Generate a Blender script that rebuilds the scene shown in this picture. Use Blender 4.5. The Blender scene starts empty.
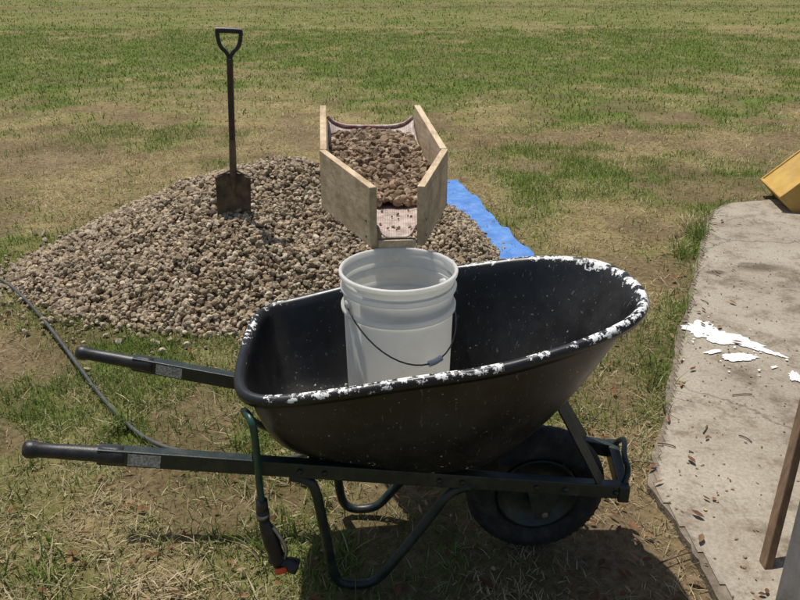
import bpy, bmesh, math, random
import numpy as np
from mathutils import Vector, Matrix, noise as mnoise
random.seed(4); rng=np.random.default_rng(7)
sc=bpy.context.scene
R=math.radians

# ------------------------------------------------------------ helpers
def link(o): sc.collection.objects.link(o); return o
def empty(name,loc):
    e=bpy.data.objects.new(name,None); e.location=loc; e.empty_display_size=.1; return link(e)
def par(ch,e):
    ch.parent=e; ch.matrix_parent_inverse=Matrix.Translation(-Vector(e.location)); return ch
def np_mesh(name,verts,faces,col=None,smooth=False,mat=None,attrs=None):
    if not isinstance(faces,list): faces=[faces]
    me=bpy.data.meshes.new(name)
    verts=np.asarray(verts,dtype=np.float32)
    me.vertices.add(len(verts)); me.vertices.foreach_set('co',verts.ravel())
    loops=np.concatenate([f.ravel() for f in faces]).astype(np.int32)
    tot=np.concatenate([np.full(len(f),f.shape[1],dtype=np.int32) for f in faces])
    start=np.concatenate([[0],np.cumsum(tot)[:-1]]).astype(np.int32)
    me.loops.add(len(loops)); me.loops.foreach_set('vertex_index',loops)
    me.polygons.add(len(tot)); me.polygons.foreach_set('loop_start',start); me.polygons.foreach_set('loop_total',tot)
    me.polygons.foreach_set('use_smooth',np.full(len(tot),smooth))
    me.update(calc_edges=True); me.validate()
    if col is not None:
        a=me.attributes.new('Col','FLOAT_COLOR','POINT')
        c=np.ones((len(verts),4),dtype=np.float32); c[:,:3]=col; a.data.foreach_set('color',c.ravel())
    if attrs:
        for k,v in attrs.items():
            a=me.attributes.new(k,'FLOAT','POINT'); a.data.foreach_set('value',np.asarray(v,dtype=np.float32))
    if mat: me.materials.append(mat)
    return link(bpy.data.objects.new(name,me))
def pymesh(name,verts,faces,mat=None,smooth=False,bevel=0,seg=2):
    me=bpy.data.meshes.new(name); me.from_pydata([tuple(v) for v in verts],[],faces)
    bm=bmesh.new(); bm.from_mesh(me); bmesh.ops.recalc_face_normals(bm,faces=bm.faces)
    if bevel>0:
        bmesh.ops.bevel(bm,geom=bm.edges[:],offset=bevel,segments=seg,affect='EDGES',profile=.6)
    bm.to_mesh(me); bm.free()
    for p in me.polygons: p.use_smooth=smooth
    if mat: me.materials.append(mat)
    return link(bpy.data.objects.new(name,me))
BOXF=[(0,1,2,3),(7,6,5,4),(0,4,5,1),(1,5,6,2),(2,6,7,3),(3,7,4,0)]
def beam(name,p0,p1,w,h,mat,up=(0,0,1),bevel=.003):
    p0=Vector(p0);p1=Vector(p1);d=(p1-p0).normalized();s=d.cross(Vector(up)).normalized();u=s.cross(d)
    vs=[]
    for p in (p0,p1):
        for a,b in((-1,-1),(1,-1),(1,1),(-1,1)): vs.append(p+s*a*w/2+u*b*h/2)
    return pymesh(name,vs,BOXF,mat,bevel=bevel)
def tube(name,pts,r,mat,cyclic=False,smoothp=True,res=6):
    cu=bpy.data.curves.new(name,'CURVE'); cu.dimensions='3D'; cu.bevel_depth=r; cu.bevel_resolution=4; cu.use_fill_caps=True
    if smoothp:
        sp=cu.splines.new('NURBS'); sp.points.add(len(pts)-1); sp.order_u=3; sp.use_endpoint_u=not cyclic; sp.resolution_u=res
    else:
        sp=cu.splines.new('POLY'); sp.points.add(len(pts)-1)
    for i,p in enumerate(pts): sp.points[i].co=(*p,1)
    sp.use_cyclic_u=cyclic
    cu.materials.append(mat)
    return link(bpy.data.objects.new(name,cu))
def lathe(name,prof,loc,axis=(0,0,1),seg=64,mat=None,smooth=True,caps=False):
    q=Vector((0,0,1)).rotation_difference(Vector(axis).normalized())
    vs=[];fs=[];n=len(prof)
    for i in range(seg):
        a=2*math.pi*i/seg
        for r,z in prof: vs.append(Vector(loc)+q@Vector((r*math.cos(a),r*math.sin(a),z)))
    for i in range(seg):
        j=(i+1)%seg
        for k in range(n-1): fs.append((i*n+k,j*n+k,j*n+k+1,i*n+k+1))
    if caps:
        fs.append(tuple(i*n for i in range(seg))); fs.append(tuple(i*n+n-1 for i in range(seg)))
    return pymesh(name,vs,fs,mat,smooth)
_tab=rng.random((256,256))
def vn(x,y):
    xi=np.floor(x).astype(int); yi=np.floor(y).astype(int); fx=x-xi; fy=y-yi
    fx=fx*fx*(3-2*fx); fy=fy*fy*(3-2*fy)
    g=lambda a,b:_tab[a%256,b%256]
    return (g(xi,yi)*(1-fx)+g(xi+1,yi)*fx)*(1-fy)+(g(xi,yi+1)*(1-fx)+g(xi+1,yi+1)*fx)*fy
def fbm(x,y,s,o=0,n=4):
    t=0;a=.5;f=s
    for i in range(n):
        t=t+a*vn(x*f+o+17.3*i,y*f+o*1.7+9.1*i); a*=.5; f*=2.03
    return t/(1-.5**n)
def sst(a,b,x):
    t=np.clip((x-a)/(b-a),0,1); return t*t*(3-2*t)

# ------------------------------------------------------------ node helpers
def newmat(name):
    m=bpy.data.materials.new(name); m.use_nodes=True; nt=m.node_tree
    return m,nt,nt.nodes['Principled BSDF']
def N(nt,t,**k):
    n=nt.nodes.new(t)
    for a,v in k.items(): setattr(n,a,v)
    return n
def noise(nt,scale,detail=4,rough=.6,vec=None):
    n=N(nt,'ShaderNodeTexNoise'); n.inputs['Scale'].default_value=scale; n.inputs['Detail'].default_value=detail; n.inputs['Roughness'].default_value=rough
    if vec is not None: nt.links.new(vec,n.inputs['Vector'])
    return n
def ramp(nt,fac,stops):
    r=N(nt,'ShaderNodeValToRGB'); e=r.color_ramp.elements
    while len(e)<len(stops): e.new(.5)
    for i,(p,c) in enumerate(stops):
        e[i].position=p; e[i].color=(*c,1) if len(c)==3 else c
    nt.links.new(fac,r.inputs['Fac']); return r
def mix(nt,a,b,f,mode='MIX'):
    m=N(nt,'ShaderNodeMix',data_type='RGBA',blend_type=mode)
    for s,v in ((m.inputs[6],a),(m.inputs[7],b),(m.inputs[0],f)):
        if isinstance(v,bpy.types.NodeSocket): nt.links.new(v,s)
        else: s.default_value=(*v,1) if isinstance(v,tuple) and len(v)==3 else v
    return m.outputs[2]
def pos(nt): return N(nt,'ShaderNodeNewGeometry').outputs['Position']
def bump(nt,b,h,strength=.3,dist=.01):
    n=N(nt,'ShaderNodeBump'); n.inputs['Strength'].default_value=strength; n.inputs['Distance'].default_value=dist
    nt.links.new(h,n.inputs['Height']); nt.links.new(n.outputs[0],b.inputs['Normal'])
def simple(name,c1,c2,scale=20,rough=.6,metal=0,bs=.15,bd=.003,detail=5,lo=.35,hi=.65,spec=.5,dusty=0):
    m,nt,b=newmat(name); p=pos(nt); n=noise(nt,scale,detail,.6,p)
    r=ramp(nt,n.outputs[0],[(lo,c1),(hi,c2)]); c=r.outputs[0]
    if dusty:
        n3=noise(nt,scale*.6,6,.75,p); r3=ramp(nt,n3.outputs[0],[(.48,(0,0,0)),(.75,(dusty,dusty,dusty))]); c=mix(nt,c,(.20,.17,.13),r3.outputs[0])
    nt.links.new(c,b.inputs['Base Color'])
    b.inputs['Roughness'].default_value=rough; b.inputs['Metallic'].default_value=metal
    b.inputs['Specular IOR Level'].default_value=spec
    n2=noise(nt,scale*6,3,.6,p); bump(nt,b,n2.outputs[0],bs,bd)
    return m

# ------------------------------------------------------------ materials
m_frame=simple('dark_green_paint',(.006,.014,.012),(.014,.026,.022),30,.42,dusty=.22)
m_black=simple('black_plastic',(.008,.008,.009),(.018,.018,.02),40,.45,dusty=.2)
m_rubber=simple('rubber',(.009,.009,.009),(.022,.021,.020),25,.85,bs=.4,dusty=.28)
m_steel=simple('steel_wire',(.20,.20,.20),(.40,.40,.40),60,.4,metal=.9)
m_label=simple('label',(.24,.24,.23),(.50,.50,.49),180,.5,lo=.45,hi=.55)
m_hose=simple('green_hose',(.010,.045,.034),(.02,.07,.05),40,.4)
m_hosedark=simple('grey_hose',(.035,.04,.036),(.08,.08,.07),30,.6)
m_orange=simple('orange_plastic',(.7,.07,.01),(.8,.10,.02),30,.4)
m_white=simple('white_plastic',(.62,.62,.60),(.75,.75,.73),14,.4,bs=.05)
m_paintspill=simple('white_paint',(.60,.60,.58),(.82,.82,.80),14,.5,bs=.3)
m_shaft=simple('shovel_shaft',(.03,.018,.012),(.075,.042,.026),25,.6)
m_blade=simple('rusty_blade',(.055,.038,.025),(.17,.12,.075),22,.65,metal=.2,bs=.4)

def wood(name,a,b_,scale=1,axis=0):
    m,nt,b=newmat(name); tc=N(nt,'ShaderNodeTexCoord'); mp=N(nt,'ShaderNodeMapping')
    sc_=[60*scale]*3; sc_[axis]=4*scale; mp.inputs['Scale'].default_value=sc_
    nt.links.new(tc.outputs['Object'],mp.inputs[0])
    n=noise(nt,1,6,.65,mp.outputs[0]); r=ramp(nt,n.outputs[0],[(.3,a),(.7,b_)])
    n2=noise(nt,9,5,.7,tc.outputs['Object']); r2=ramp(nt,n2.outputs[0],[(.36,(.50,.44,.38)),(.55,(1,1,1))])
    c=mix(nt,r.outputs[0],r2.outputs[0],.7,'MULTIPLY'); nt.links.new(c,b.inputs['Base Color'])
    b.inputs['Roughness'].default_value=.75; bump(nt,b,n.outputs[0],.4,.003); return m
m_wood=wood('weathered_pine',(.45,.335,.20),(.68,.55,.37),1,1)
m_wood2=wood('brown_timber',(.15,.095,.055),(.27,.18,.11),1,2)
m_greyboard=wood('grey_board',(.15,.14,.125),(.24,.225,.20),.5,2)

m_tray,nt,b=newmat('tray_plastic'); p=pos(nt)
n1=noise(nt,7,6,.65,p); base=ramp(nt,n1.outputs[0],[(.3,(.006,.006,.0065)),(.6,(.011,.011,.0115)),(.8,(.022,.0215,.021))])
at=N(nt,'ShaderNodeAttribute',attribute_name='paint')
n2=noise(nt,34,8,.75,p)
ad=N(nt,'ShaderNodeMath',operation='ADD'); nt.links.new(at.outputs['Fac'],ad.inputs[0]); nt.links.new(n2.outputs[0],ad.inputs[1])
gt=ramp(nt,ad.outputs[0],[(.985,(0,0,0)),(1.0,(1,1,1))])
at2=N(nt,'ShaderNodeAttribute',attribute_name='dust'); n3=noise(nt,85,3,.8,p)
r3=ramp(nt,n3.outputs[0],[(.675,(0,0,0)),(.70,(1,1,1))])
mm=N(nt,'ShaderNodeMath',operation='MULTIPLY'); nt.links.new(at2.outputs['Fac'],mm.inputs[0]); nt.links.new(r3.outputs[0],mm.inputs[1])
c=mix(nt,base.outputs[0],(.34,.34,.33),mm.outputs[0])
n4=noise(nt,5,7,.75,p); r4=ramp(nt,n4.outputs[0],[(.45,(0,0,0)),(.8,(.45,.45,.45))])
m5=N(nt,'ShaderNodeMath',operation='MULTIPLY'); nt.links.new(at2.outputs['Fac'],m5.inputs[0]); nt.links.new(r4.outputs[0],m5.inputs[1])
c=mix(nt,c,(.085,.085,.085),m5.outputs[0])
mp2=N(nt,'ShaderNodeMapping'); mp2.inputs['Scale'].default_value=(90,90,7); mp2.inputs['Rotation'].default_value=(0,R(18),0); nt.links.new(p,mp2.inputs[0]); n6=noise(nt,1,3,.6,mp2.outputs[0])
r6=ramp(nt,n6.outputs[0],[(.66,(0,0,0)),(.72,(.4,.4,.4))]); m7=N(nt,'ShaderNodeMath',operation='MULTIPLY'); nt.links.new(at2.outputs['Fac'],m7.inputs[0]); nt.links.new(r6.outputs[0],m7.inputs[1])
c=mix(nt,c,(.22,.22,.21),m7.outputs[0])
c=mix(nt,c,(.76,.76,.74),gt.outputs[0])
nt.links.new(c,b.inputs['Base Color'])
rr=ramp(nt,n1.outputs[0],[(.3,(.26,.26,.26)),(.7,(.48,.48,.48))]); nt.links.new(rr.outputs[0],b.inputs['Roughness'])
bump(nt,b,n2.outputs[0],.10,.003)

def attrmat(name,trans=.3):
    m=bpy.data.materials.new(name); m.use_nodes=True; nt=m.node_tree; nt.nodes.clear()
    a=N(nt,'ShaderNodeAttribute',attribute_name='Col'); d=N(nt,'ShaderNodeBsdfDiffuse'); t=N(nt,'ShaderNodeBsdfTranslucent'); mx=N(nt,'ShaderNodeMixShader'); o=N(nt,'ShaderNodeOutputMaterial')
    mx.inputs[0].default_value=trans
    nt.links.new(a.outputs['Color'],d.inputs[0]); nt.links.new(a.outputs['Color'],t.inputs[0])
    nt.links.new(d.outputs[0],mx.inputs[1]); nt.links.new(t.outputs[0],mx.inputs[2]); nt.links.new(mx.outputs[0],o.inputs[0]); return m
m_grass=attrmat('grass_blades',.3)
m_leafs=attrmat('dry_leaf',.2)
m_stone,nt,b=newmat('gravel_stone'); p=pos(nt); a=N(nt,'ShaderNodeAttribute',attribute_name='Col')
n=noise(nt,120,3,.7,p); r=ramp(nt,n.outputs[0],[(.3,(.60,.57,.53)),(.7,(1.12,1.11,1.1))])
nt.links.new(mix(nt,a.outputs['Color'],r.outputs[0],1.0,'MULTIPLY'),b.inputs['Base Color']); b.inputs['Roughness'].default_value=.9; b.inputs['Specular IOR Level'].default_value=.15
bump(nt,b,n.outputs[0],.5,.004)

m_ground,nt,b=newmat('lawn_soil'); p=pos(nt); a=N(nt,'ShaderNodeAttribute',attribute_name='Col')
n=noise(nt,38,7,.8,p); r=ramp(nt,n.outputs[0],[(.32,(.40,.37,.33)),(.5,(.95,.94,.90)),(.68,(1.5,1.45,1.35))])
nf=noise(nt,2.2,7,.72,p); rf=ramp(nt,nf.outputs[0],[(.35,(.78,.74,.66)),(.65,(1.16,1.15,1.12))])
c=mix(nt,a.outputs['Color'],r.outputs[0],1.0,'MULTIPLY'); c=mix(nt,c,rf.outputs[0],1.0,'MULTIPLY')
nt.links.new(c,b.inputs['Base Color']); b.inputs['Roughness'].default_value=.95; b.inputs['Specular IOR Level'].default_value=.1
bump(nt,b,n.outputs[0],.8,.025)

m_conc,nt,b=newmat('concrete'); p=pos(nt)
n1=noise(nt,1.5,8,.7,p); c1=ramp(nt,n1.outputs[0],[(.32,(.21,.175,.135)),(.48,(.31,.27,.215)),(.7,(.40,.36,.295))])
n2=noise(nt,75,5,.8,p); c2=ramp(nt,n2.outputs[0],[(.3,(.68,.66,.63)),(.62,(1.1,1.1,1.08))])
n3=noise(nt,6,7,.78,p); c3=ramp(nt,n3.outputs[0],[(.38,(.5,.45,.38)),(.5,(1,1,1))])
c=mix(nt,c1.outputs[0],c2.outputs[0],1.0,'MULTIPLY'); c=mix(nt,c,c3.outputs[0],.65,'MULTIPLY')
at=N(nt,'ShaderNodeAttribute',attribute_name='stain'); ad=N(nt,'ShaderNodeMath',operation='ADD'); nt.links.new(at.outputs['Fac'],ad.inputs[0]); nt.links.new(n3.outputs[0],ad.inputs[1])
sr=ramp(nt,ad.outputs[0],[(.76,(0,0,0)),(.95,(1,1,1))]); c=mix(nt,c,(.12,.095,.07),sr.outputs[0])
vo=N(nt,'ShaderNodeTexVoronoi',feature='DISTANCE_TO_EDGE'); vo.inputs['Scale'].default_value=.75
nw=noise(nt,4,5,.7,p); wv=mix(nt,p,nw.outputs['Color'],.18); nt.links.new(wv,vo.inputs['Vector'])
vr=ramp(nt,vo.outputs['Distance'],[(.0,(.35,.33,.3)),(.006,(1,1,1))]); c=mix(nt,c,vr.outputs[0],.7,'MULTIPLY')
nt.links.new(c,b.inputs['Base Color']); b.inputs['Roughness'].default_value=.9; b.inputs['Specular IOR Level'].default_value=.2; bump(nt,b,n2.outputs[0],.4,.004)
m_concedge=simple('dirty_concrete_edge',(.12,.09,.06),(.24,.20,.15),18,.95,bs=.6,bd=.01)

# ------------------------------------------------------------ pile & slab geometry functions
def pile_h(x,y):
    def cone(cx,cy,H,rx,ry,e=.12):
        r=np.sqrt(((x-cx)/rx)**2+((y-cy)/ry)**2+e*e)-e*.6
        return H*(1.0-r)
    a=cone(-.78,4.36,.580,1.24,1.16)
    b_=cone(.0,4.30,.43,.57,.98)
    c_=cone(-1.38,3.93,.17,.72,.56)
    k=.035
    m=np.logaddexp(np.logaddexp(a/k,b_/k),c_/k)*k
    nz=(fbm(x,y,2.2,3)-.5)*.13+(fbm(x,y,7,11)-.5)*.05
    return m-.03+nz*sst(-.15,.15,m)
edge=[(.95,-3),(.93,1.0),(.866,1.598),(.80,2.07),(.954,2.42),(1.30,3.25),(1.768,4.32),(2.08,5.02),(2.27,5.2),(2.6,5.28),(4.2,5.32),(9,5.3)]
def edge_poly():
    out=[]
    for (x0,y0),(x1,y1) in zip(edge[:-1],edge[1:]):
        L=math.hypot(x1-x0,y1-y0); n=max(2,int(L/.03))
        for i in range(n):
            t=i/n; x=x0+(x1-x0)*t; y=y0+(y1-y0)*t
            j=.022*(mnoise.noise((x*3,y*3,0)))+.006*mnoise.noise((x*30,y*30,3))
            out.append((x+j*1.3,y+j*.4))
    out.append(edge[-1]); return out
EP=edge_poly()
SLAB=EP+[(9,-3)]
def in_poly(px,py,poly):
    ins=np.zeros(px.shape,bool); n=len(poly)
    for i in range(n):
        x1,y1=poly[i];x2,y2=poly[(i+1)%n]
        if y1==y2: continue
        c=((y1>py)!=(y2>py))&(px<(x2-x1)*(py-y1)/(y2-y1)+x1); ins^=c
    return ins
COARSE=edge+[(9,-3)]
def edge_dist(x,y):
    d=np.full(np.shape(x),9.)
    for (x0,y0),(x1,y1) in zip(edge[:-1],edge[1:]):
        dx,dy=x1-x0,y1-y0; t=np.clip(((x-x0)*dx+(y-y0)*dy)/(dx*dx+dy*dy),0,1)
        d=np.minimum(d,np.hypot(x-x0-t*dx,y-y0-t*dy))
    return d
def green(x,y):
    g=.52+(fbm(x,y,.9,5)-.5)*1.3+(fbm(x,y,3.2,8)-.5)*1.3
    far=sst(8.0,12.2,y+5*(fbm(x,y,.5,2)-.5))*(1-sst(16,21,y+7*(fbm(x,y,.3,3)-.5)))
    g=g+far*.50*(1-.7*sst(4,8,x))
    g=g-.34*sst(4.2,5.6,y)*(1-sst(8.0,10.5,y))*(1-sst(-.5,1.5,x))
    g=g-.05*sst(4.2,5.6,y)*(1-sst(8.5,10.5,y))*sst(-.5,1.5,x)
    g=g+.45*np.exp(-((x-2.7)/.9)**2-((y-6.0)/.55)**2)
    ed=edge_dist(x,y); g=g+.38*np.exp(-(ed/.16)**2)*sst(2.6,3.2,y)
    g=g-.40*np.exp(-((x-.75)/.35)**2-((y-2.3)/.7)**2)
    g=g-.5*np.exp(-((x-.55)/.45)**2-((y-1.65)/.4)**2)
    g=g-.15*np.exp(-((x+1.0)/.4)**2-((y-2.1)/.3)**2)
    return np.clip(g,0,1)
def bare(x,y):
    v=fbm(x,y,2.6,21)
    bb=sst(.50,.63,v)*.8
    bb=np.maximum(bb,np.exp(-((x-.62)/.32)**2-((y-1.8)/.55)**2))
    bb=np.maximum(bb,.7*np.exp(-((x-.85)/.35)**2-((y-2.8)/.7)**2))
    bb=np.maximum(bb,.75*np.exp(-((x-9)/1.6)**2-((y-15)/3)**2))
    return np.clip(bb*(1-.5*sst(8,11,y)),0,1)

# ------------------------------------------------------------ ground
def seg(a,b,n): return np.linspace(a,b,n,endpoint=False)
xs=np.concatenate([seg(-400,-30,14),seg(-30,-6,50),seg(-6,-3,50),seg(-3,3,200),seg(3,6,50),seg(6,30,50),np.linspace(30,400,14)])
ys=np.concatenate([seg(-60,.6,20),seg(.6,6,180),seg(6,20,140),seg(20,50,70),np.linspace(50,500,20)])
X,Y=np.meshgrid(xs,ys)
x=X.ravel();y=Y.ravel()
near=(np.abs(x)<6)&(y>.5)&(y<8)
z=np.where(near,(fbm(x,y,3,31)-.5)*.022,0)-.012
g=green(x,y); br=bare(x,y)
straw=np.array([.300,.245,.130]); gr=np.array([.120,.165,.040]); soil=np.array([.200,.145,.098])
olive=np.array([.16,.18,.065])
gg=g[:,None]
c=straw*(1-gg)+gr*gg
bw=(br*.85*(1-sst(14,30,y)*.7))[:,None]; c=c*(1-bw)+soil*bw
f=sst(18,24,y)[:,None]; c=c*(1-f*.6)+olive*f*.6
ln=np.exp(-((y-27-.05*x)/.8)**2)[:,None]*.5; c=c*(1-ln)+np.array([.12,.085,.05])*ln
W=len(xs);H=len(ys)
i=np.arange(H-1)[:,None]*W+np.arange(W-1)[None,:]; i=i.ravel()
np_mesh('ground',np.stack([x,y,z],1),np.stack([i,i+1,i+W+1,i+W],1),col=c,smooth=True,mat=m_ground)

# ------------------------------------------------------------ grass
def blades(n,samp,lmin,lmax,wid,dens=1):
    x,y=samp(n)
    ok=~in_poly(x,y,COARSE)|(edge_dist(x,y)<.02)
    ok&=(pile_h(x,y)<.0)
    g=green(x,y); br=bare(x,y)
    ok&=rng.random(len(x))>br*.88
    clump=fbm(x,y,14,41,3)
    ok&=rng.random(len(x))<np.clip(.30+1.6*(clump-.35)+.30*g,0.06,1)*dens
    x=x[ok];y=y[ok];g=g[ok];clump=clump[ok]; n=len(x)
    isg=rng.random(n)<np.clip(g*1.25-.10,.05,.95)
    L=(lmin+(lmax-lmin)*rng.random(n)**2.0)*(.5+1.1*clump)
    ed=edge_dist(x,y); L*=1+.7*np.exp(-(ed/.10)**2)*(y>2.2)
    a=rng.random(n)*2*math.pi
    elev=np.where(isg,rng.uniform(.3,1.25,n),rng.uniform(.03,.55,n))
    dx=np.cos(a);dy=np.sin(a); w=wid*(.6+.8*rng.random(n))
    sa=a+math.pi/2+rng.normal(0,.5,n); sx=np.cos(sa)*w/2; sy=np.sin(sa)*w/2
    h=np.sin(elev)*L; r=np.cos(elev)*L
    z0=np.full(n,-.012)
    b0=np.stack([x-sx,y-sy,z0],1); b1=np.stack([x+sx,y+sy,z0],1)
    mx=x+dx*r*.45; my=y+dy*r*.45; mz=z0+h*.65+.006
    m0=np.stack([mx-sx*.8,my-sy*.8,mz],1); m1=np.stack([mx+sx*.8,my+sy*.8,mz],1)
    t=np.stack([x+dx*r,y+dy*r,z0+h*.92+.010],1)
    V=np.stack([b0,b1,m1,m0,t],1).reshape(-1,3)
    k=np.arange(n)*5
    F4=np.stack([k,k+1,k+2,k+3],1);F3=np.stack([k+3,k+2,k+4],1)
    hue=rng.random(n)[:,None]
    cg=np.array([.110,.180,.035])*(1-hue)+np.array([.245,.275,.09])*hue
    cs=np.array([.28,.22,.12])*(1-hue)+np.array([.56,.48,.31])*hue
    C=np.where(isg[:,None],cg,cs)*(.7+.6*rng.random(n))[:,None]
    return V,F4,F3,np.repeat(C,5,axis=0)
def wedge(y0,y1,k=.72,m=.4):
    def s(n):
        y=np.sqrt(rng.random(n)*(y1*y1-y0*y0)+y0*y0); x=(rng.random(n)*2-1)*(k*y+m); return x,y
    return s
parts=[blades(180000,wedge(.9,3.6),.012,.060,.0030),
       blades(170000,wedge(3.6,8,.66),.015,.055,.0045),
       blades(120000,wedge(8,19,.62),.02,.055,.010),
       blades(40000,wedge(19,34,.6),.03,.07,.02)]
def tufts():
    cents=[]
    for _ in range(80): cents.append((random.uniform(-1.3,-.15),random.uniform(1.25,2.6)))
    for _ in range(40): cents.append((random.uniform(-1.05,-.55),random.uniform(1.45,1.85)))
    for _ in range(80):
        t=random.random(); x0,y0=.86+ (2.1-.86)*t,2.3+(5.05-2.3)*t; cents.append((x0-random.uniform(-.03,.16),y0+random.uniform(-.1,.1)))
    for _ in range(40): cents.append((random.uniform(.2,.9),random.uniform(1.9,3.4)))
    xs=[];ys=[]
    for cx,cy in cents:
        n=random.randint(14,34)
        xs+=list(rng.normal(cx,.02,n)); ys+=list(rng.normal(cy,.02,n))
    return np.array(xs),np.array(ys)
tx,ty=tufts()
parts.append(blades(len(tx),lambda _:(tx,ty),.04,.105,.0045))
Vs=[];F4s=[];F3s=[];Cs=[];off=0
for V,F4,F3,C in parts:
    Vs.append(V);F4s.append(F4+off);F3s.append(F3+off);Cs.append(C);off+=len(V)
np_mesh('grass',np.concatenate(Vs),[np.concatenate(F4s),np.concatenate(F3s)],col=np.concatenate(Cs),mat=m_grass)

# ------------------------------------------------------------ concrete slab
bm=bmesh.new()
top=[bm.verts.new((x,y,.022)) for x,y in SLAB]
f=bm.faces.new(top)
ret=bmesh.ops.extrude_face_region(bm,geom=[f])
for v in ret['geom']:
    if isinstance(v,bmesh.types.BMVert): v.co.z=-.08
bm.normal_update()
bmesh.ops.recalc_face_normals(bm,faces=bm.faces)
bmesh.ops.triangulate(bm,faces=[f for f in bm.faces if len(f.verts)>4])
me=bpy.data.meshes.new('concrete_slab'); bm.to_mesh(me); bm.free(); me.materials.append(m_concedge)
slab=link(bpy.data.objects.new('concrete_slab',me))
gx=np.linspace(.6,8.9,520);gy=np.linspace(-1,5.28,400); GX,GY=np.meshgrid(gx,gy); sx=GX.ravel();sy=GY.ravel()
ed=edge_dist(sx,sy)
ins=in_poly(sx,sy,SLAB)&(ed>.010)
st=.36*np.exp(-(ed/.05)**2)
st=np.maximum(st,.50*np.exp(-((sx-1.98)/.22)**2-((sy-3.97)/.09)**2)); st=np.maximum(st,.48*np.exp(-((sx-1.70)/.10)**2-((sy-3.9)/.06)**2))
st=np.maximum(st,.26*np.exp(-((sx-1.35)/.25)**2-((sy-2.6)/.3)**2)); st=np.maximum(st,.25*np.exp(-((sx-1.0)/.12)**2-((sy-1.9)/.4)**2))
st=np.maximum(st,.26*np.exp(-((sx-1.75)/.3)**2-((sy-2.3)/.5)**2))
W=len(gx);H=len(gy); i=(np.arange(H-1)[:,None]*W+np.arange(W-1)[None,:]).ravel()
q=np.stack([i,i+1,i+W+1,i+W],1); q=q[ins[q].all(1)]
o=np_mesh('surface',np.stack([sx,sy,np.full(len(sx),.026)],1),q,mat=m_conc,smooth=True,attrs={'stain':st})
o.parent=slab

def splat(cx,cy,rx,ry,rot,seed,z):
    n=90; vs=[(cx,cy,z)]
    for k in range(n):
        a=2*math.pi*k/n; f=1+.5*mnoise.noise((math.cos(a)*1.6+seed,math.sin(a)*1.6,seed))+.35*mnoise.noise((math.cos(a)*4+seed,math.sin(a)*4,1))+.08*mnoise.noise((math.cos(a)*14+seed,math.sin(a)*14,1))
        u=rx*f*math.cos(a);v=ry*f*math.sin(a); vs.append((cx+u*math.cos(rot)-v*math.sin(rot),cy+u*math.sin(rot)+v*math.cos(rot),z))
    return vs,[(0,k+1,(k+1)%n+1) for k in range(n)]
V=[];F=[]
spl=[(1.385,3.20,.080,.075,-.2),(1.43,3.13,.10,.07,-.6),(1.51,3.08,.11,.040,-.7),(1.60,2.97,.07,.018,-.8),(1.44,2.93,.07,.034,.1),(1.35,2.98,.05,.014,.3),(1.60,2.76,.04,.020,1.2),(1.67,2.74,.07,.024,1.1),(1.55,2.84,.02,.008,.5)]
for _ in range(20): spl.append((random.gauss(1.45,.10),random.gauss(3.02,.12),random.uniform(.003,.007),random.uniform(.003,.006),random.random()))
for k,(cx,cy,rx,ry,rot) in enumerate(spl):
    vs,fs=splat(cx,cy,rx,ry,rot,k*3.1,.030+.0002*k); o=len(V); V+=vs; F+=[tuple(i+o for i in f) for f in fs]
pymesh('paint_spill',V,F,m_paintspill)

# ------------------------------------------------------------ stones
def ico(sub):
    bm=bmesh.new(); bmesh.ops.create_icosphere(bm,subdivisions=sub,radius=1); v=np.array([w.co[:] for w in bm.verts]); f=np.array([[w.index for w in q.verts] for q in bm.faces]); bm.free(); return v,f
IV,IF=ico(2)
def mkvar(base):
    out=[]
    for k in range(18):
        v=base.copy(); r=np.random.default_rng(k)
        for _ in range(9):
            nrm=r.normal(size=3); nrm/=np.linalg.norm(nrm); d=r.uniform(.45,.8); dd=v@nrm; v=v-np.outer(np.clip(dd-d,0,None),nrm)
        out.append(v*r.uniform(.7,1.3,3))
    return out
VAR=mkvar(IV)
def rotm(n):
    q=rng.normal(size=(n,4)); q/=np.linalg.norm(q,axis=1)[:,None]; w,x,y,z=q.T
    return np.stack([1-2*(y*y+z*z),2*(x*y-z*w),2*(x*z+y*w),2*(x*y+z*w),1-2*(x*x+z*z),2*(y*z-x*w),2*(x*z-y*w),2*(y*z+x*w),1-2*(x*x+y*y)],1).reshape(n,3,3)
def stones(name,P,rad,pal,mat=m_stone):
    n=len(P); M=rotm(n)*rad[:,None,None]; var=rng.integers(0,len(VAR),n)
    Vs=[];Fs=[];Cs=[];off=0
    pal=np.array(pal); nv=len(IV)
    for k in range(len(VAR)):
        idx=np.where(var==k)[0]
        if not len(idx): continue
        v=np.einsum('nij,vj->nvi',M[idx],VAR[k])+P[idx][:,None,:]
        m=len(idx); Vs.append(v.reshape(-1,3)); Fs.append((IF[None]+ (np.arange(m)*nv)[:,None,None]+off).reshape(-1,3)); off+=m*nv
        c=pal[rng.integers(0,len(pal),m)]*(.72+.5*rng.random(m))[:,None]; Cs.append(np.repeat(c,nv,axis=0))
    return np_mesh(name,np.concatenate(Vs),np.concatenate(Fs),col=np.concatenate(Cs),mat=mat,smooth=False)
PAL=[(.41,.33,.225),(.48,.40,.285),(.36,.28,.19),(.43,.34,.22),(.51,.44,.33),(.29,.225,.155),(.39,.34,.265),(.45,.375,.26),(.25,.195,.14)]
n=46000
px=rng.uniform(-2.3,.95,n);py=rng.uniform(2.85,5.75,n); h=pile_h(px,py)
ok=(h>.0)|((rng.random(n)<np.exp(h/.022)*.35)&(h<=0))
px=px[ok];py=py[ok];h=h[ok]
rad=.0090+.012*rng.random(len(px))**1.8
pz=np.maximum(h,0)+rng.uniform(-.004,.012,len(px))
pile=empty('gravel_pile',(-.7,4.4,0))
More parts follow.
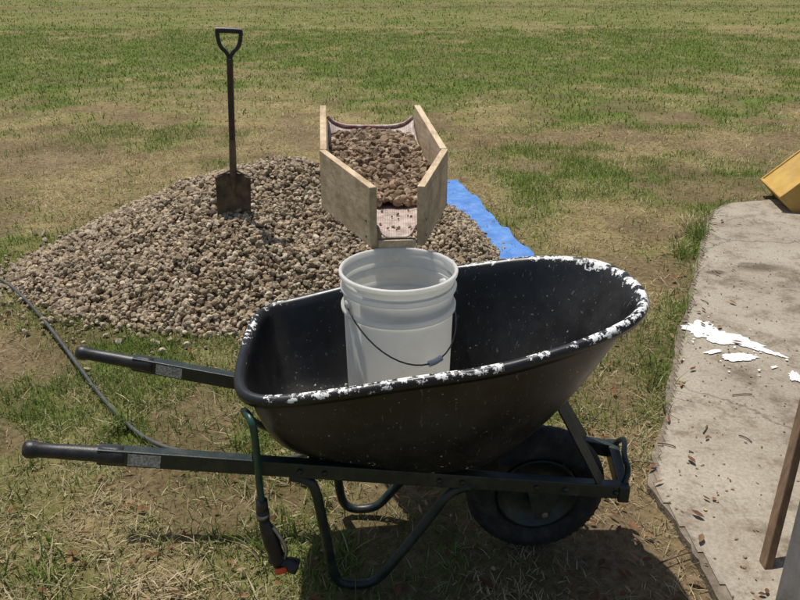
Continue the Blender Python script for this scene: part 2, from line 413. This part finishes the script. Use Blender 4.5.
par(stones('stones',np.stack([px,py,pz],1),rad,PAL),pile)
gx=np.linspace(-2.5,1.0,140);gy=np.linspace(2.8,6.0,130);GX,GY=np.meshgrid(gx,gy);sx=GX.ravel();sy=GY.ravel();hz=pile_h(sx,sy)-.008
W=len(gx);H=len(gy); i=(np.arange(H-1)[:,None]*W+np.arange(W-1)[None,:]).ravel(); q=np.stack([i,i+1,i+W+1,i+W],1); q=q[(hz[q]>-.02).any(1)]
cc=np.tile(np.array([[.20,.155,.105]]),(len(sx),1))
par(np_mesh('core',np.stack([sx,sy,np.maximum(hz,-.03)],1),q,col=cc,mat=m_stone,smooth=True),pile)

# ------------------------------------------------------------ tarp
m_tarp,nt,b=newmat('blue_tarp'); p=pos(nt); n=noise(nt,9,5,.7,p); r=ramp(nt,n.outputs[0],[(.3,(.04,.14,.42)),(.65,(.10,.26,.60))])
n9=noise(nt,18,6,.8,p); r9=ramp(nt,n9.outputs[0],[(.52,(0,0,0)),(.72,(.35,.35,.35))]); nt.links.new(mix(nt,r.outputs[0],(.38,.34,.26),r9.outputs[0]),b.inputs['Base Color']); b.inputs['Roughness'].default_value=.5; bump(nt,b,n.outputs[0],.3,.02)
V=[];F=[];nu,nv=110,70
A=Vector((.44,5.80,0));B=Vector((.76,4.08,0));C=Vector((-1.0,3.85,0));D=Vector((-1.2,5.4,0))
for i in range(nu+1):
    for j in range(nv+1):
        u=i/nu;v=j/nv
        P=(A*(1-u)+B*u)*(1-v)+(D*(1-u)+C*u)*v
        P.x+=.04*mnoise.noise((u*6,0,1))*(1-v); P.z=.018+.04*max(0,mnoise.noise((P.x*5,P.y*3,2)))+.014*abs(mnoise.noise((P.x*14,P.y*6,5)))
        if v<.05: P.z+=.02*max(0,mnoise.noise((u*8,3,1)))
        V.append(P)
for i in range(nu):
    for j in range(nv): a=i*(nv+1)+j; F.append((a,a+1,a+nv+2,a+nv+1))
pymesh('blue_tarp',V,F,m_tarp,smooth=True)

# ------------------------------------------------------------ shovel
base=Vector((-.862,3.89,.345)); topp=Vector((-.816,3.92,1.262))
sh=empty('shovel',tuple(base)); ax=(topp-base).normalized(); sd=Vector((1,.12,0)); sd=(sd-ax*sd.dot(ax)).normalized(); nn=ax.cross(sd)
V=[];F=[];nu,nv=14,14
for j in range(nv+1):
    t=j/nv
    for i in range(nu+1):
        u=i/nu*2-1
        zz=-.08+.31*t-(.022*abs(u)**1.5 if t>.9 else 0)*((t-.9)/.1 if t>.9 else 0)
        hw=.084+.005*t
        V.append(base+ax*zz+sd*(u*hw)-nn*(.020*u*u-.006*t))
for j in range(nv):
    for i in range(nu): a=j*(nu+1)+i; F.append((a,a+1,a+nu+2,a+nu+1))
bl=pymesh('blade',V,F,m_blade,smooth=True); mo=bl.modifiers.new('s','SOLIDIFY'); mo.thickness=.004; par(bl,sh)
def L(s,u=0,n_=0): return base+ax*s+sd*u+nn*n_
par(lathe('socket',[(.0,-.12),(.008,-.11),(.018,-.03),(.018,.06),(.0165,.16)],L(.24),ax,20,m_blade),sh)
par(tube('shoulder',[L(.212,-.080),L(.228,-.04),L(.25,0),L(.228,.04),L(.212,.080)],.005,m_blade),sh)
LT=.917
par(lathe('shaft',[(.0155,.0),(.0155,LT-.15-.36),(.017,LT-.13-.36),(0,LT-.125-.36)],L(.36),ax,20,m_shaft),sh)
par(tube('grip_frame',[L(LT-.135),L(LT-.10,-.01),L(LT-.075,-.045),L(LT-.02,-.056),L(LT,-.056)],.010,m_black),sh)
par(tube('grip_frame_b',[L(LT-.135),L(LT-.10,.01),L(LT-.075,.045),L(LT-.02,.056),L(LT,.056)],.010,m_black),sh)
par(tube('grip',[L(LT,-.062),L(LT+.003,0),L(LT,.062)],.0135,m_black),sh)

# ------------------------------------------------------------ wheelbarrow
wb=empty('wheelbarrow',(0,1.805,.3))
OR=Vector((0,1.805,0)); yaw=math.atan2(.092,1.531); cu_,su_=math.cos(yaw),math.sin(yaw)
def WB(u,v,z): return Vector((OR.x+u*cu_-v*su_,OR.y+u*su_+v*cu_,z))
nearA=Vector((-.869,1.510,.55));nearB=Vector((.622,1.747,.25));farA=Vector((-.927,1.99,.55));farB=Vector((.645,1.936,.25))
def railp(A,B,x): t=(x-A.x)/(B.x-A.x); return A.lerp(B,t)
def railz(x): return .55-(x+.88)/1.5*.3
for nm,A_,B_ in(('near',nearA,nearB),('far',farA,farB)):
    d=(B_-A_).normalized()
    par(beam('rail_'+nm,A_+d*.16,B_,.030,.042,m_frame),wb)
    par(lathe('grip_'+nm,[(0,-.004),(.015,-.003),(.021,.006),(.021,.02),(.0175,.03),(.0175,.07),(.0185,.10),(.0185,.15),(.0215,.17),(.0225,.20),(.0225,.218),(.012,.222)],A_,d,28,m_black),wb)
    s=d.cross(Vector((0,0,1))).normalized(); u=s.cross(d)
    c0=A_+d*.230+s*.0154; c1=A_+d*.305+s*.0154
    par(pymesh('label',[c0-u*.017,c1-u*.017,c1+u*.017,c0+u*.017],[(0,1,2,3)],m_label),wb)
for xx in(-.25,-.19,.10,.16,.36,.44,.585):
    q=railp(nearA,nearB,xx); par(lathe('bolt',[(.0075,0),(.0075,.004),(.004,.006),(0,.006)],q+Vector((0.002,-.0155,0)),(.15,-1,0),6,m_frame),wb)
for nm,A_,B_ in(('near',nearA,nearB),('far',farA,farB)):
    a0=railp(A_,B_,-.222); a1=railp(A_,B_,.135); yb=(a0.y+a1.y)/2
    pts=[a0+Vector((-.055,0,-.022)),a0+Vector((-.02,0,-.028)),a0+Vector((.006,0,-.05)),a0+Vector((.02,0,-.15)),Vector((-.188,yb,.10)),Vector((-.178,yb,.035)),Vector((-.150,yb,.013)),Vector((-.10,yb,.013)),Vector((-.062,yb,.03)),Vector((-.02,yb,.09)),a1+Vector((-.05,0,-.12)),a1+Vector((0,0,-.03)),a1+Vector((.05,0,-.026))]
    par(tube('leg_'+nm,pts,.0135,m_frame),wb)
for xx in(-.22,.13):
    par(beam('crossbar',railp(nearA,nearB,xx)+Vector((0,0.01,-.006)),railp(farA,farB,xx)+Vector((0,-.01,-.006)),.028,.02,m_frame),wb)
par(beam('front_bar',nearB+Vector((-.012,-.024,0)),farB+Vector((-.012,.024,0)),.03,.05,m_frame,bevel=.004),wb)
par(tube('front_guard',[nearB+Vector((-.01,0,.02)),nearB+Vector((.008,.01,.05)),nearB+Vector((.0,.06,.072)),farB+Vector((-.0,-.06,.072)),farB+Vector((.006,-.01,.05)),farB+Vector((-.012,0,.02))],.008,m_frame),wb)
for nm,A_,B_,sg in(('near',nearA,nearB,-1),('far',farA,farB,1)):
    s0=railp(A_,B_,.545)+Vector((0,0,.02))
    par(beam('stay_'+nm,s0,WB(.405,.085*sg,.54),.034,.006,m_frame,up=(1,-.8,.3),bevel=.0015),wb)
wc=Vector((.388,1.829,.198)); axd=Vector((-su_,cu_,0))
par(tube('axle',[wc-axd*.125,wc+axd*.125],.009,m_steel,smoothp=False),wb)
for A_,B_ in((nearA,nearB),(farA,farB)):
    r0=railp(A_,B_,wc.x)
    par(pymesh('axle_bracket',[r0+Vector((-.045,0,-.022)),r0+Vector((.045,0,-.022)),Vector((wc.x+.018,r0.y,wc.z-.018)),Vector((wc.x-.018,r0.y,wc.z-.018)),
        r0+Vector((-.045,.005,-.022)),r0+Vector((.045,.005,-.022)),Vector((wc.x+.018,r0.y+.005,wc.z-.018)),Vector((wc.x-.018,r0.y+.005,wc.z-.018))],
        [(0,1,2,3),(4,5,6,7),(0,1,5,4),(1,2,6,5),(2,3,7,6),(3,0,4,7)],m_frame),wb)
tp=[]
for k in range(26):
    a=R(-150)+R(300)*k/25
    tp.append((.150+.050*math.cos(a)*(1 if math.cos(a)>0 else .8),.046*math.sin(a)))
par(lathe('tyre',tp,wc,axd,72,m_rubber),wb)
V=[];F=[]
for k in range(50):
    a=2*math.pi*k/50
    for sgn in(-1,1):
        aa=a+(0.06 if sgn>0 else 0); o=len(V)
        for rr in(.190,.2003):
            for w,da in((.004,0),(.032,.03),(.032,.075),(.004,.045)):
                rad2=rr-(.011 if w>.02 else 0)
                V.append(wc+Vector((cu_,su_,0))*math.cos(aa+da)*rad2+Vector((0,0,1))*math.sin(aa+da)*rad2+axd*sgn*w)
        F+=[tuple(o+i for i in f) for f in((0,1,2,3),(4,5,6,7),(0,1,5,4),(1,2,6,5),(2,3,7,6),(3,0,4,7))]
par(pymesh('tread',V,F,m_rubber),wb)
par(lathe('wheel_rim',[(.022,-.052),(.024,-.040),(.03,-.02),(.07,-.012),(.095,-.022),(.108,-.036),(.116,-.038),(.116,-.030),(.105,-.02),(.105,.02),(.116,.030),(.116,.038),(.108,.036),(.095,.022),(.07,.012),(.03,.02),(.024,.04),(.022,.052)],wc,axd,56,m_frame,caps=True),wb)
# tray
half=[(-.394,0),(-.393,.09),(-.386,.17),(-.368,.223),(-.330,.255),(-.27,.271),(-.15,.288),(0,.299),(.13,.300),(.26,.289),(.37,.266),(.455,.232),(.52,.191),(.566,.140),(.593,.075),(.602,0)]
def resample(pts,n):
    P=[Vector((a,b)) for a,b in pts]; full=P+[Vector((p.x,-p.y)) for p in P[-2:0:-1]]
    m=len(full); dense=[]
    for i in range(m):
        p0,p1,p2,p3=full[i-1],full[i],full[(i+1)%m],full[(i+2)%m]
        for k in range(20):
            t=k/20; dense.append(.5*((2*p1)+(-p0+p2)*t+(2*p0-5*p1+4*p2-p3)*t*t+(-p0+3*p1-3*p2+p3)*t**3))
    cum=[0]
    for i in range(len(dense)): cum.append(cum[-1]+(dense[(i+1)%len(dense)]-dense[i]).length)
    out=[];j=0
    for k in range(n):
        s=cum[-1]*k/n
        while cum[j+1]<s: j+=1
        t=(s-cum[j])/(cum[j+1]-cum[j]); out.append(dense[j].lerp(dense[(j+1)%len(dense)],t))
    return out
NS=180
rim=resample(half,NS)
def baseo(p):
    cx=-.065; a=.255; bb=.170
    du=(p.x-.09)/.51; dv=p.y/.30; ang=math.atan2(dv,du); n_=3.4
    c_,s_=math.cos(ang),math.sin(ang)
    r=(abs(c_)**n_+abs(s_)**n_)**(-1/n_)
    return Vector((cx+a*r*c_,bb*r*s_))
def rimz(u): return .676+.078*sst(-.42,.15,u)+.070*sst(.05,.6,u)
V=[];paint=[];dust=[]
def outn(i):
    a=rim[i-1];b=rim[(i+1)%NS]; t=(b-a).normalized(); nrm=Vector((-t.y,t.x))
    if nrm.dot(rim[i]-Vector((.1,0)))<0: nrm=-nrm
    return nrm
normals=[outn(i) for i in range(NS)]
def paint_amt(p,k,outer):
    u,v=p.x,p.y; w=0
    if v<0 and -.33<u<.22: w=max(w,.505-.10*abs(u+.02)) 
    if u>.40: w=max(w,.50)
    if u>.2 and v>0: w=max(w,.455)
    if v>0 and u<-.25: w=max(w,.47)
    if v<0 and .25<u<=.42: w=max(w,.42)
    if u<-.36 : w=max(w,.32)
    return w-k*(9 if outer else 5.0 if (u>.35) else 9)
for r_ in range(30):
    for i,p in enumerate(rim):
        z0=rimz(p.x)+.0015*mnoise.noise((p.x*12,p.y*12,4)); nrm=normals[i]; outer=r_<2
        if r_==0: q=p+nrm*.013; zz=z0-.024; pk=.026
        elif r_==1: q=p+nrm*.017; zz=z0-.009; pk=.006
        elif r_==2: q=p+nrm*.012; zz=z0; pk=0
        elif r_==3: q=p+nrm*.002; zz=z0+.001; pk=.0
        elif r_==4: q=p-nrm*.006; zz=z0-.006; pk=.008
        else:
            s=(r_-4)/18.0
            if s<=1:
                b0=baseo(p); hz=.52*s+.48*(1-math.sqrt(max(0,1-s*s))); q=(p-nrm*.008).lerp(b0,hz)
                zb=railz(b0.x)+.024
                zz=(z0-.008)*(1-s)+zb*s
                pk=.012+ (z0-zz)
            else:
                b0=baseo(p); t=(r_-22)/7.5; q=b0.lerp(Vector((-.065,0)),t); zz=railz(q.x)+.024; pk=.5
        V.append(WB(q.x,q.y,zz))
        pa=paint_amt(p,pk,outer)
        if r_>=20: pa=max(pa,.36)
        paint.append(pa); dust.append(0. if r_<4 else 1.)
F=[]
for r_ in range(29):
    for i in range(NS):
        j=(i+1)%NS; F.append((r_*NS+i,r_*NS+j,(r_+1)*NS+j,(r_+1)*NS+i))
F.append(tuple(29*NS+i for i in range(NS)))
me=bpy.data.meshes.new('tray'); me.from_pydata([tuple(v) for v in V],[],F)
for nm,val in(('paint',paint),('dust',dust)):
    a=me.attributes.new(nm,'FLOAT','POINT'); a.data.foreach_set('value',val)
for pl in me.polygons: pl.use_smooth=True
me.materials.append(m_tray); tray=link(bpy.data.objects.new('tray',me))
mo=tray.modifiers.new('s','SOLIDIFY'); mo.thickness=.005; mo.offset=0; par(tray,wb)

# ------------------------------------------------------------ bucket
bx,by=-.004,1.872; zr=.858; zb=.418
m_bucket,nt,b=newmat('bucket_plastic'); p=pos(nt); n=noise(nt,16,6,.7,p); r=ramp(nt,n.outputs[0],[(.3,(.70,.69,.64)),(.5,(.83,.83,.81))])
n5=noise(nt,40,6,.8,p); r5=ramp(nt,n5.outputs[0],[(.60,(0,0,0)),(.72,(.4,.4,.4))]); c=mix(nt,r.outputs[0],(.42,.38,.30),r5.outputs[0])
nt.links.new(c,b.inputs['Base Color']); b.inputs['Roughness'].default_value=.38
n2=noise(nt,50,3,.6,p); bump(nt,b,n2.outputs[0],.06,.002)
tr=N(nt,'ShaderNodeBsdfTranslucent'); tr.inputs[0].default_value=(.97,.96,.91,1); mx=N(nt,'ShaderNodeMixShader'); mx.inputs[0].default_value=.5
out=nt.nodes['Material Output']; nt.links.new(b.outputs[0],mx.inputs[1]); nt.links.new(tr.outputs[0],mx.inputs[2]); nt.links.new(mx.outputs[0],out.inputs[0])
bk=empty('bucket',(bx,by,zb))
H=zr-zb
prof=[(0,.0),(.128,.0),(.132,.006),(.1405,H-.115),(.1410,H-.108),(.150,H-.106),(.151,H-.096),(.1425,H-.092),(.1435,H-.055),(.144,H-.052),(.151,H-.050),(.152,H-.043),(.1445,H-.038),(.146,H-.014),(.153,H-.012),(.1545,H-.004),(.153,H),(.1465,H),(.1455,H-.005),(.1375,.06),(.128,.009),(0,.009)]
par(lathe('body',prof,(bx,by,zb),seg=96,mat=m_bucket),bk)
C0=Vector((bx,by,zr-.072)); aa=Vector((-.87,-.49,0)).normalized(); ff=Vector((.49,-.87,0)).normalized()
pts=[C0+aa*math.cos(t)*.151+(ff*.158+Vector((0,0,-.135)))*math.sin(t) for t in [math.pi*k/24 for k in range(25)]]
m_bail=simple('bail_wire',(.07,.07,.07),(.16,.16,.16),60,.45,metal=.6)
par(tube('bail',pts,.0021,m_bail,smoothp=False),bk)
par(tube('bail_grip',pts[12:15],.008,m_white,smoothp=False),bk)
for s in(1,-1):
    par(lathe('bail_lug',[(0,-.012),(.013,-.012),(.013,.004),(.009,.007),(0,.007)],C0+aa*s*.146,aa*s,20,m_bucket),bk)

# ------------------------------------------------------------ sieve box
sv=empty('gravel_sieve_box',(-.05,2.4,.86))
def board(name,p0,p1,z0b,z0t,z1b,z1t,th,out,mat=m_wood):
    a=Vector((*p0,0));b_=Vector((*p1,0)); d=(b_-a).normalized(); n_=Vector((d.y,-d.x,0))*out*th
    vs=[(a.x,a.y,z0b),(b_.x,b_.y,z1b),(b_.x,b_.y,z1t),(a.x,a.y,z0t)]; vs+= [(v[0]+n_.x,v[1]+n_.y,v[2]) for v in vs]
    return par(pymesh(name,vs,[(0,1,2,3),(4,5,6,7),(0,1,5,4),(1,2,6,5),(2,3,7,6),(3,0,4,7)],mat,bevel=.002),sv)
RL=(-.262,2.80);RR=(.050,2.80);BL=(-.226,2.39);BR=(.125,2.40);OL=(-.062,2.022);ORr=(.046,2.03)
zO=(.862,1.030);zB=(.864,1.046);zRr=(.960,1.108)
board('side_left_rear',RL,BL,*zRr,*zB,.021,1)
board('side_right_rear',RR,BR,*zRr,*zB,.021,-1)
board('side_left_front',(BL[0]-.004,BL[1]-.002),OL,*zB,*zO,.021,1)
board('side_right_front',(BR[0]+.004,BR[1]-.002),ORr,*zB,*zO,.021,-1)
m_screw=simple('screw_head',(.05,.045,.04),(.12,.10,.08),60,.5,metal=.6)
for A_,B_,out in((BL,OL,1),(BR,ORr,-1)):
    a=Vector((*A_,0));b_=Vector((*B_,0)); d=(b_-a).normalized(); n_=Vector((d.y,-d.x,0))*out
    for t,z in((.06,.90),(.06,.955),(.07,1.01),(.93,.885),(.93,.93)):
        q=a.lerp(b_,t)+n_*.0215; par(lathe('screw',[(.0045,-.001),(.0045,.0008),(0,.0008)],(q.x,q.y,z),n_,10,m_screw),sv)
m_mesh,nt,b=newmat('sieve_mesh'); p=pos(nt); br_=N(nt,'ShaderNodeTexBrick'); br_.offset=0; nt.links.new(p,br_.inputs['Vector'])
br_.inputs['Color1'].default_value=(.30,.235,.20,1);br_.inputs['Color2'].default_value=(.36,.28,.245,1);br_.inputs['Mortar'].default_value=(.48,.40,.36,1)
br_.inputs['Scale'].default_value=150;br_.inputs['Brick Width'].default_value=1;br_.inputs['Row Height'].default_value=1;br_.inputs['Mortar Size'].default_value=.22
nm_=noise(nt,30,5,.7,p); rm=ramp(nt,nm_.outputs[0],[(.35,(.6,.55,.5)),(.6,(1.1,1.1,1.1))])
nt.links.new(mix(nt,br_.outputs[0],rm.outputs[0],1.0,'MULTIPLY'),b.inputs['Base Color']); b.inputs['Roughness'].default_value=.5; bump(nt,b,br_.outputs['Fac'],.5,.004)
V=[];F=[];nu,nv=30,20
def cross(t):
    if t<.5:
        k=t/.5; l=Vector(RL).lerp(Vector(BL),k); r=Vector(RR).lerp(Vector(BR),k); zz=zRr[0]*(1-k)+zB[0]*k
    else:
        k=(t-.5)/.5; l=Vector(BL).lerp(Vector(OL),k); r=Vector(BR).lerp(Vector(ORr),k); zz=zB[0]*(1-k)+zO[0]*k
    return l,r,zz
for i in range(nu+1):
    l,r,zz=cross(i/nu)
    for j in range(nv+1):
        w=j/nv; q=l.lerp(r,.012+.976*w); e=abs(2*w-1)
        V.append(Vector((q.x,q.y,zz+.022+.035*e**5+(.045*(1-i/4)**2 if i<4 else 0))))
for i in range(nu):
    for j in range(nv): a=i*(nv+1)+j; F.append((a,a+1,a+nv+2,a+nv+1))
o=pymesh('mesh_floor',V,F,m_mesh,smooth=True); mo=o.modifiers.new('s','SOLIDIFY'); mo.thickness=.003; par(o,sv)
m_red=simple('red_edge',(.26,.06,.045),(.58,.50,.46),50,.5)
par(tube('rear_lip',[p+Vector((0,0,.006)) for p in V[:nv+1]],.006,m_red,smoothp=False),sv)
par(beam('outlet_batten',(OL[0]+.002,2.026,.869),(ORr[0]-.002,2.034,.869),.02,.022,m_wood),sv)
n=1900; t=rng.random(n)*.62+.03; w=rng.uniform(.05,.95,n); P=[];rd=[]
for a_,w_ in zip(t,w):
    l,r,zz=cross(a_); q=l.lerp(r,float(w_)); hh=.064*math.sin(math.pi*min(1,max(0,(a_+.12)/.82)))**.6*(.5+.5*math.sin(math.pi*w_))
    P.append((q.x,q.y,zz+.03+hh*(random.random()**.4))); rd.append(random.uniform(.008,.018))
for _ in range(16):
    a_=random.uniform(.68,.95); w_=random.uniform(.15,.85); l,r,zz=cross(a_); q=l.lerp(r,w_); P.append((q.x,q.y,zz+.03)); rd.append(random.uniform(.003,.007))
par(stones('sieved_stones',np.array(P),np.array(rd),[(.29,.205,.135),(.36,.265,.18),(.22,.155,.105),(.40,.32,.23),(.26,.20,.14)]),sv)
for s in(-1,1):
    par(beam('trestle_leg',(-.045+.035*s,2.62,.90),(-.045+.045*s,2.62+.05*s,0),.035,.045,m_wood,up=(0,1,0)),sv)
par(beam('bearer',(-.20,2.62,.895),(.09,2.62,.895),.045,.03,m_wood),sv)
par(beam('trestle_tie',(-.09,2.62,.35),(.0,2.62,.35),.03,.05,m_wood),sv)

# ------------------------------------------------------------ hose and spray gun
hs=empty('garden_hose',(-1.2,2.6,0))
g1=[(-3.4,4.35,.012),(-2.7,4.2,.012),(-2.15,3.88,.012),(-1.84,3.53,.02),(-1.53,3.13,.012),(-1.18,2.646,.012),(-.99,2.42,.012),(-.868,2.313,.012),(-.745,2.26,.012),(-.559,2.24,.012),(-.40,2.20,.02),(-.30,2.10,.12),(-.28,1.93,.30),(-.345,1.78,.42),(-.378,1.68,.52),(-.378,1.60,.60),(-.350,1.53,.635),(-.334,1.503,.62),(-.334,1.515,.56),(-.340,1.543,.487),(-.343,1.553,.42),(-.341,1.556,.350)]
par(tube('hose_ground',g1[:12],.0085,m_hosedark),hs)
par(tube('hose_riser',g1[11:],.0088,m_hose),hs)
c=Vector((-.341,1.556,.350))
par(lathe('connector',[(.009,.03),(.014,.028),(.015,.0),(.013,-.002),(.016,-.004),(.016,-.03),(.012,-.034),(0,-.034)],c+Vector((0,0,-.01)),(0,0,1),24,m_black),hs)
par(lathe('connector_ring',[(.0,.0),(.0168,.0),(.0168,-.011),(.0,-.011)],c+Vector((.0,0,-.022)),(0,0,1),24,m_steel),hs)
gd=Vector((.24,-.05,-1)).normalized()
h0=c+Vector((0,0,-.042))
prof=[(0,0),(.012,0),(.014,.01),(.0185,.035),(.021,.07),(.019,.10),(.021,.125),(.018,.14),(0,.142)]
par(lathe('gun_handle',prof,h0,gd,24,m_black),hs)
he=h0+gd*.130; hd=Vector((1,-.1,-.35)).normalized()
par(lathe('gun_head',[(0,-.025),(.014,-.022),(.017,-.005),(.016,.02),(.019,.028),(.021,.042),(.020,.052),(.012,.054),(0,.054)],he,hd,24,m_black),hs)
par(lathe('gun_orange_ring',[(.0,-.0),(.0185,.0),(.0185,.014),(.0,.014)],he+Vector((.008,-.008,-.013)),(.3,-.5,-1),20,m_orange),hs)
par(tube('gun_trigger',[h0+gd*.02+Vector((.018,-.004,0)),h0+gd*.06+Vector((.034,-.008,0)),h0+gd*.10+Vector((.032,-.008,0)),h0+gd*.12+Vector((.018,-.004,0))],.005,m_steel),hs)

# ------------------------------------------------------------ right side objects
par(beam('timber',(1.028,1.70,.02),(1.345,2.21,1.5),.024,.035,m_wood2,up=(0,-1,0)),empty('wooden_post',(1.028,1.70,0)))
bl0=Vector((.985,1.55,.028)); up=Vector((.066,.11,.284)); rt=Vector((.9,-.25,0)); th=Vector((.012,.016,0))
q=[bl0,bl0+rt,bl0+rt+up*4.5,bl0+up*4.5]
par(pymesh('panel',q+[v+th for v in q],[(0,1,2,3),(4,5,6,7),(0,1,5,4),(1,2,6,5),(2,3,7,6),(3,0,4,7)],m_greyboard,bevel=.001),empty('grey_board',(.985,1.55,0)))
m_yel=simple('yellow_paint',(.42,.25,.05),(.55,.35,.08),9,.55,bs=.2,dusty=.3)
yb=empty('yellow_crate',(2.7,5.1,0))
def tb(name,cn,size,rot,mat,bev=.006):
    vs=[rot@(Vector(cn)+Vector((sx*size[0]/2,sy*size[1]/2,sz*size[2]/2))) for sx,sy,sz in((-1,-1,-1),(1,-1,-1),(1,1,-1),(-1,1,-1),(-1,-1,1),(1,-1,1),(1,1,1),(-1,1,1))]
    return par(pymesh(name,vs,[(0,1,2,3),(4,5,6,7),(0,1,5,4),(1,2,6,5),(2,3,7,6),(3,0,4,7)],mat,bevel=bev),yb)
M=Matrix.Translation((2.57,4.98,.06))@Matrix.Rotation(R(-8),4,'Z')@Matrix.Rotation(R(-44),4,'Y')
for nm,cn,s_,mt in(('floor_panel',(.45,.25,.05),(.9,.5,.02),m_yel),('side_near',(.45,.0,-.02),(.9,.02,.22),m_yel),('side_far',(.45,.5,-.02),(.9,.02,.18),m_yel),('end_low',(.01,.25,-.02),(.02,.478,.18),m_yel),('end_high',(.89,.25,-.02),(.02,.478,.18),m_yel),('skid',(.40,.25,-.15),(.8,.42,.035),m_black)):
    tb(nm,cn,s_,M,mt)
par(beam('prop',(2.84,5.30,0),(2.93,5.50,1.0),.035,.035,m_wood2,up=(0,-1,0)),yb)

# ------------------------------------------------------------ leaves, twigs, litter
V=[];F=[];C=[]
def leaf(x,y,z,L_,W_,a,col):
    o=len(V); ca,sa=math.cos(a),math.sin(a); curl=random.uniform(.1,.5)*L_; tl=random.uniform(-.3,.3)
    for u,v in [(-.5,0),(-.25,.38),(.1,.5),(.5,0),(.1,-.5),(-.25,-.38)]:
        xx=u*L_; yy=v*W_; V.append((x+xx*ca-yy*sa,y+xx*sa+yy*ca,z+.004+curl*(u*u)+abs(v)*W_*.5+tl*xx*.4+.15*L_)); C.append(col)
    F.append((o,o+1,o+2,o+3)); F.append((o,o+3,o+4,o+5))
lc=[(.19,.085,.045),(.26,.16,.09),(.16,.08,.045),(.33,.24,.15),(.12,.065,.04)]
def col():
    c=random.choice(lc); f=random.uniform(.7,1.3); return (c[0]*f,c[1]*f,c[2]*f)
for _ in range(380):
    r=random.random()
    if r<.45: x,y=random.gauss(.62,.2),random.gauss(2.0,.45)
    elif r<.8: x,y=random.uniform(-1.3,.4),random.uniform(1.2,2.3)
    else:
        t=random.random(); x,y=.9+1.15*t+random.gauss(0,.12),2.4+2.6*t
    z=.026 if in_poly(np.array([x]),np.array([y]),COARSE)[0] else 0.0
    leaf(x,y,z,random.uniform(.018,.05),random.uniform(.008,.018),random.uniform(0,6.3),col())
for _ in range(340):
    y=random.uniform(1.5,4.9); x=.8+(y-2)*.43+abs(random.gauss(.0,.4))+.03
    leaf(x,y,.022,random.uniform(.005,.016),random.uniform(.003,.007),random.uniform(0,6.3),random.choice([(.10,.07,.05),(.16,.10,.06),(.28,.20,.12)]))
for _ in range(420):
    y=random.uniform(3,12); x=random.uniform(-.6*y,.6*y)
    if pile_h(np.array([x]),np.array([y]))[0]>0 or in_poly(np.array([x]),np.array([y]),COARSE)[0]: continue
    leaf(x,y,.01,random.uniform(.02,.05),random.uniform(.01,.02),random.uniform(0,6.3),col())
np_mesh('fallen_leaves',np.array(V),np.array(F),col=np.array(C),mat=m_leafs)
m_twig=simple('twig',(.05,.035,.025),(.12,.08,.05),60,.9)
tw=empty('twigs',(1.2,2.4,0))
for (x,y,a,l) in[(1.33,2.62,.1,.08),(1.10,2.38,1.0,.06),(.93,2.28,-.4,.06),(1.22,2.32,2.2,.05),(1.05,2.9,.3,.12),(.7,2.45,.9,.16),(.55,2.62,.2,.13),(-1.0,1.5,.5,.12),(1.5,3.5,1.9,.05),(.8,1.75,.4,.14),(.45,1.6,2.4,.12)]:
    inz=.031 if in_poly(np.array([x]),np.array([y]),COARSE)[0] else .012
    par(tube('twig',[(x-math.cos(a)*l/2,y-math.sin(a)*l/2,inz),(x+.01,y+.006,inz+.003),(x+math.cos(a)*l/2,y+math.sin(a)*l/2,inz)],.002,m_twig),tw)
n=500; px=rng.uniform(-2.4,1.9,n);py=rng.uniform(1.3,4.6,n); ok=pile_h(px,py)<0; px=px[ok];py=py[ok]
zz=np.where(in_poly(px,py,COARSE),.028,.004)
stones('stray_pebbles',np.stack([px,py,zz],1),.002+.006*rng.random(len(px))**2,PAL)

# ------------------------------------------------------------ light, sky, camera
sv_=Vector((-.16,.20,.78)).normalized(); el=math.asin(sv_.z); az=math.atan2(sv_.x,sv_.y)
w=bpy.data.worlds.new('World'); sc.world=w; w.use_nodes=True; nt=w.node_tree; bg=nt.nodes['Background']
sky=nt.nodes.new('ShaderNodeTexSky'); sky.sky_type='NISHITA'; sky.sun_disc=False; sky.sun_elevation=el; sky.sun_rotation=az%(2*math.pi); sky.dust_density=2.0
nt.links.new(sky.outputs[0],bg.inputs[0]); bg.inputs[1].default_value=.085
sun=bpy.data.lights.new('sun','SUN'); sun.energy=4.6; sun.angle=R(.55); sun.color=(1,.955,.88)
so=link(bpy.data.objects.new('sun',sun)); so.rotation_euler=sv_.to_track_quat('Z','Y').to_euler(); so.location=(0,0,10)
cam=bpy.data.cameras.new('camera'); cam.sensor_width=36; cam.lens=780/800*36; cam.clip_start=.05; cam.clip_end=2000
co=link(bpy.data.objects.new('camera',cam)); co.location=(0,0,1.6); co.rotation_euler=(R(90-24),0,0); sc.camera=co
sc.view_settings.view_transform='Standard'; sc.view_settings.look='None'; sc.view_settings.exposure=0
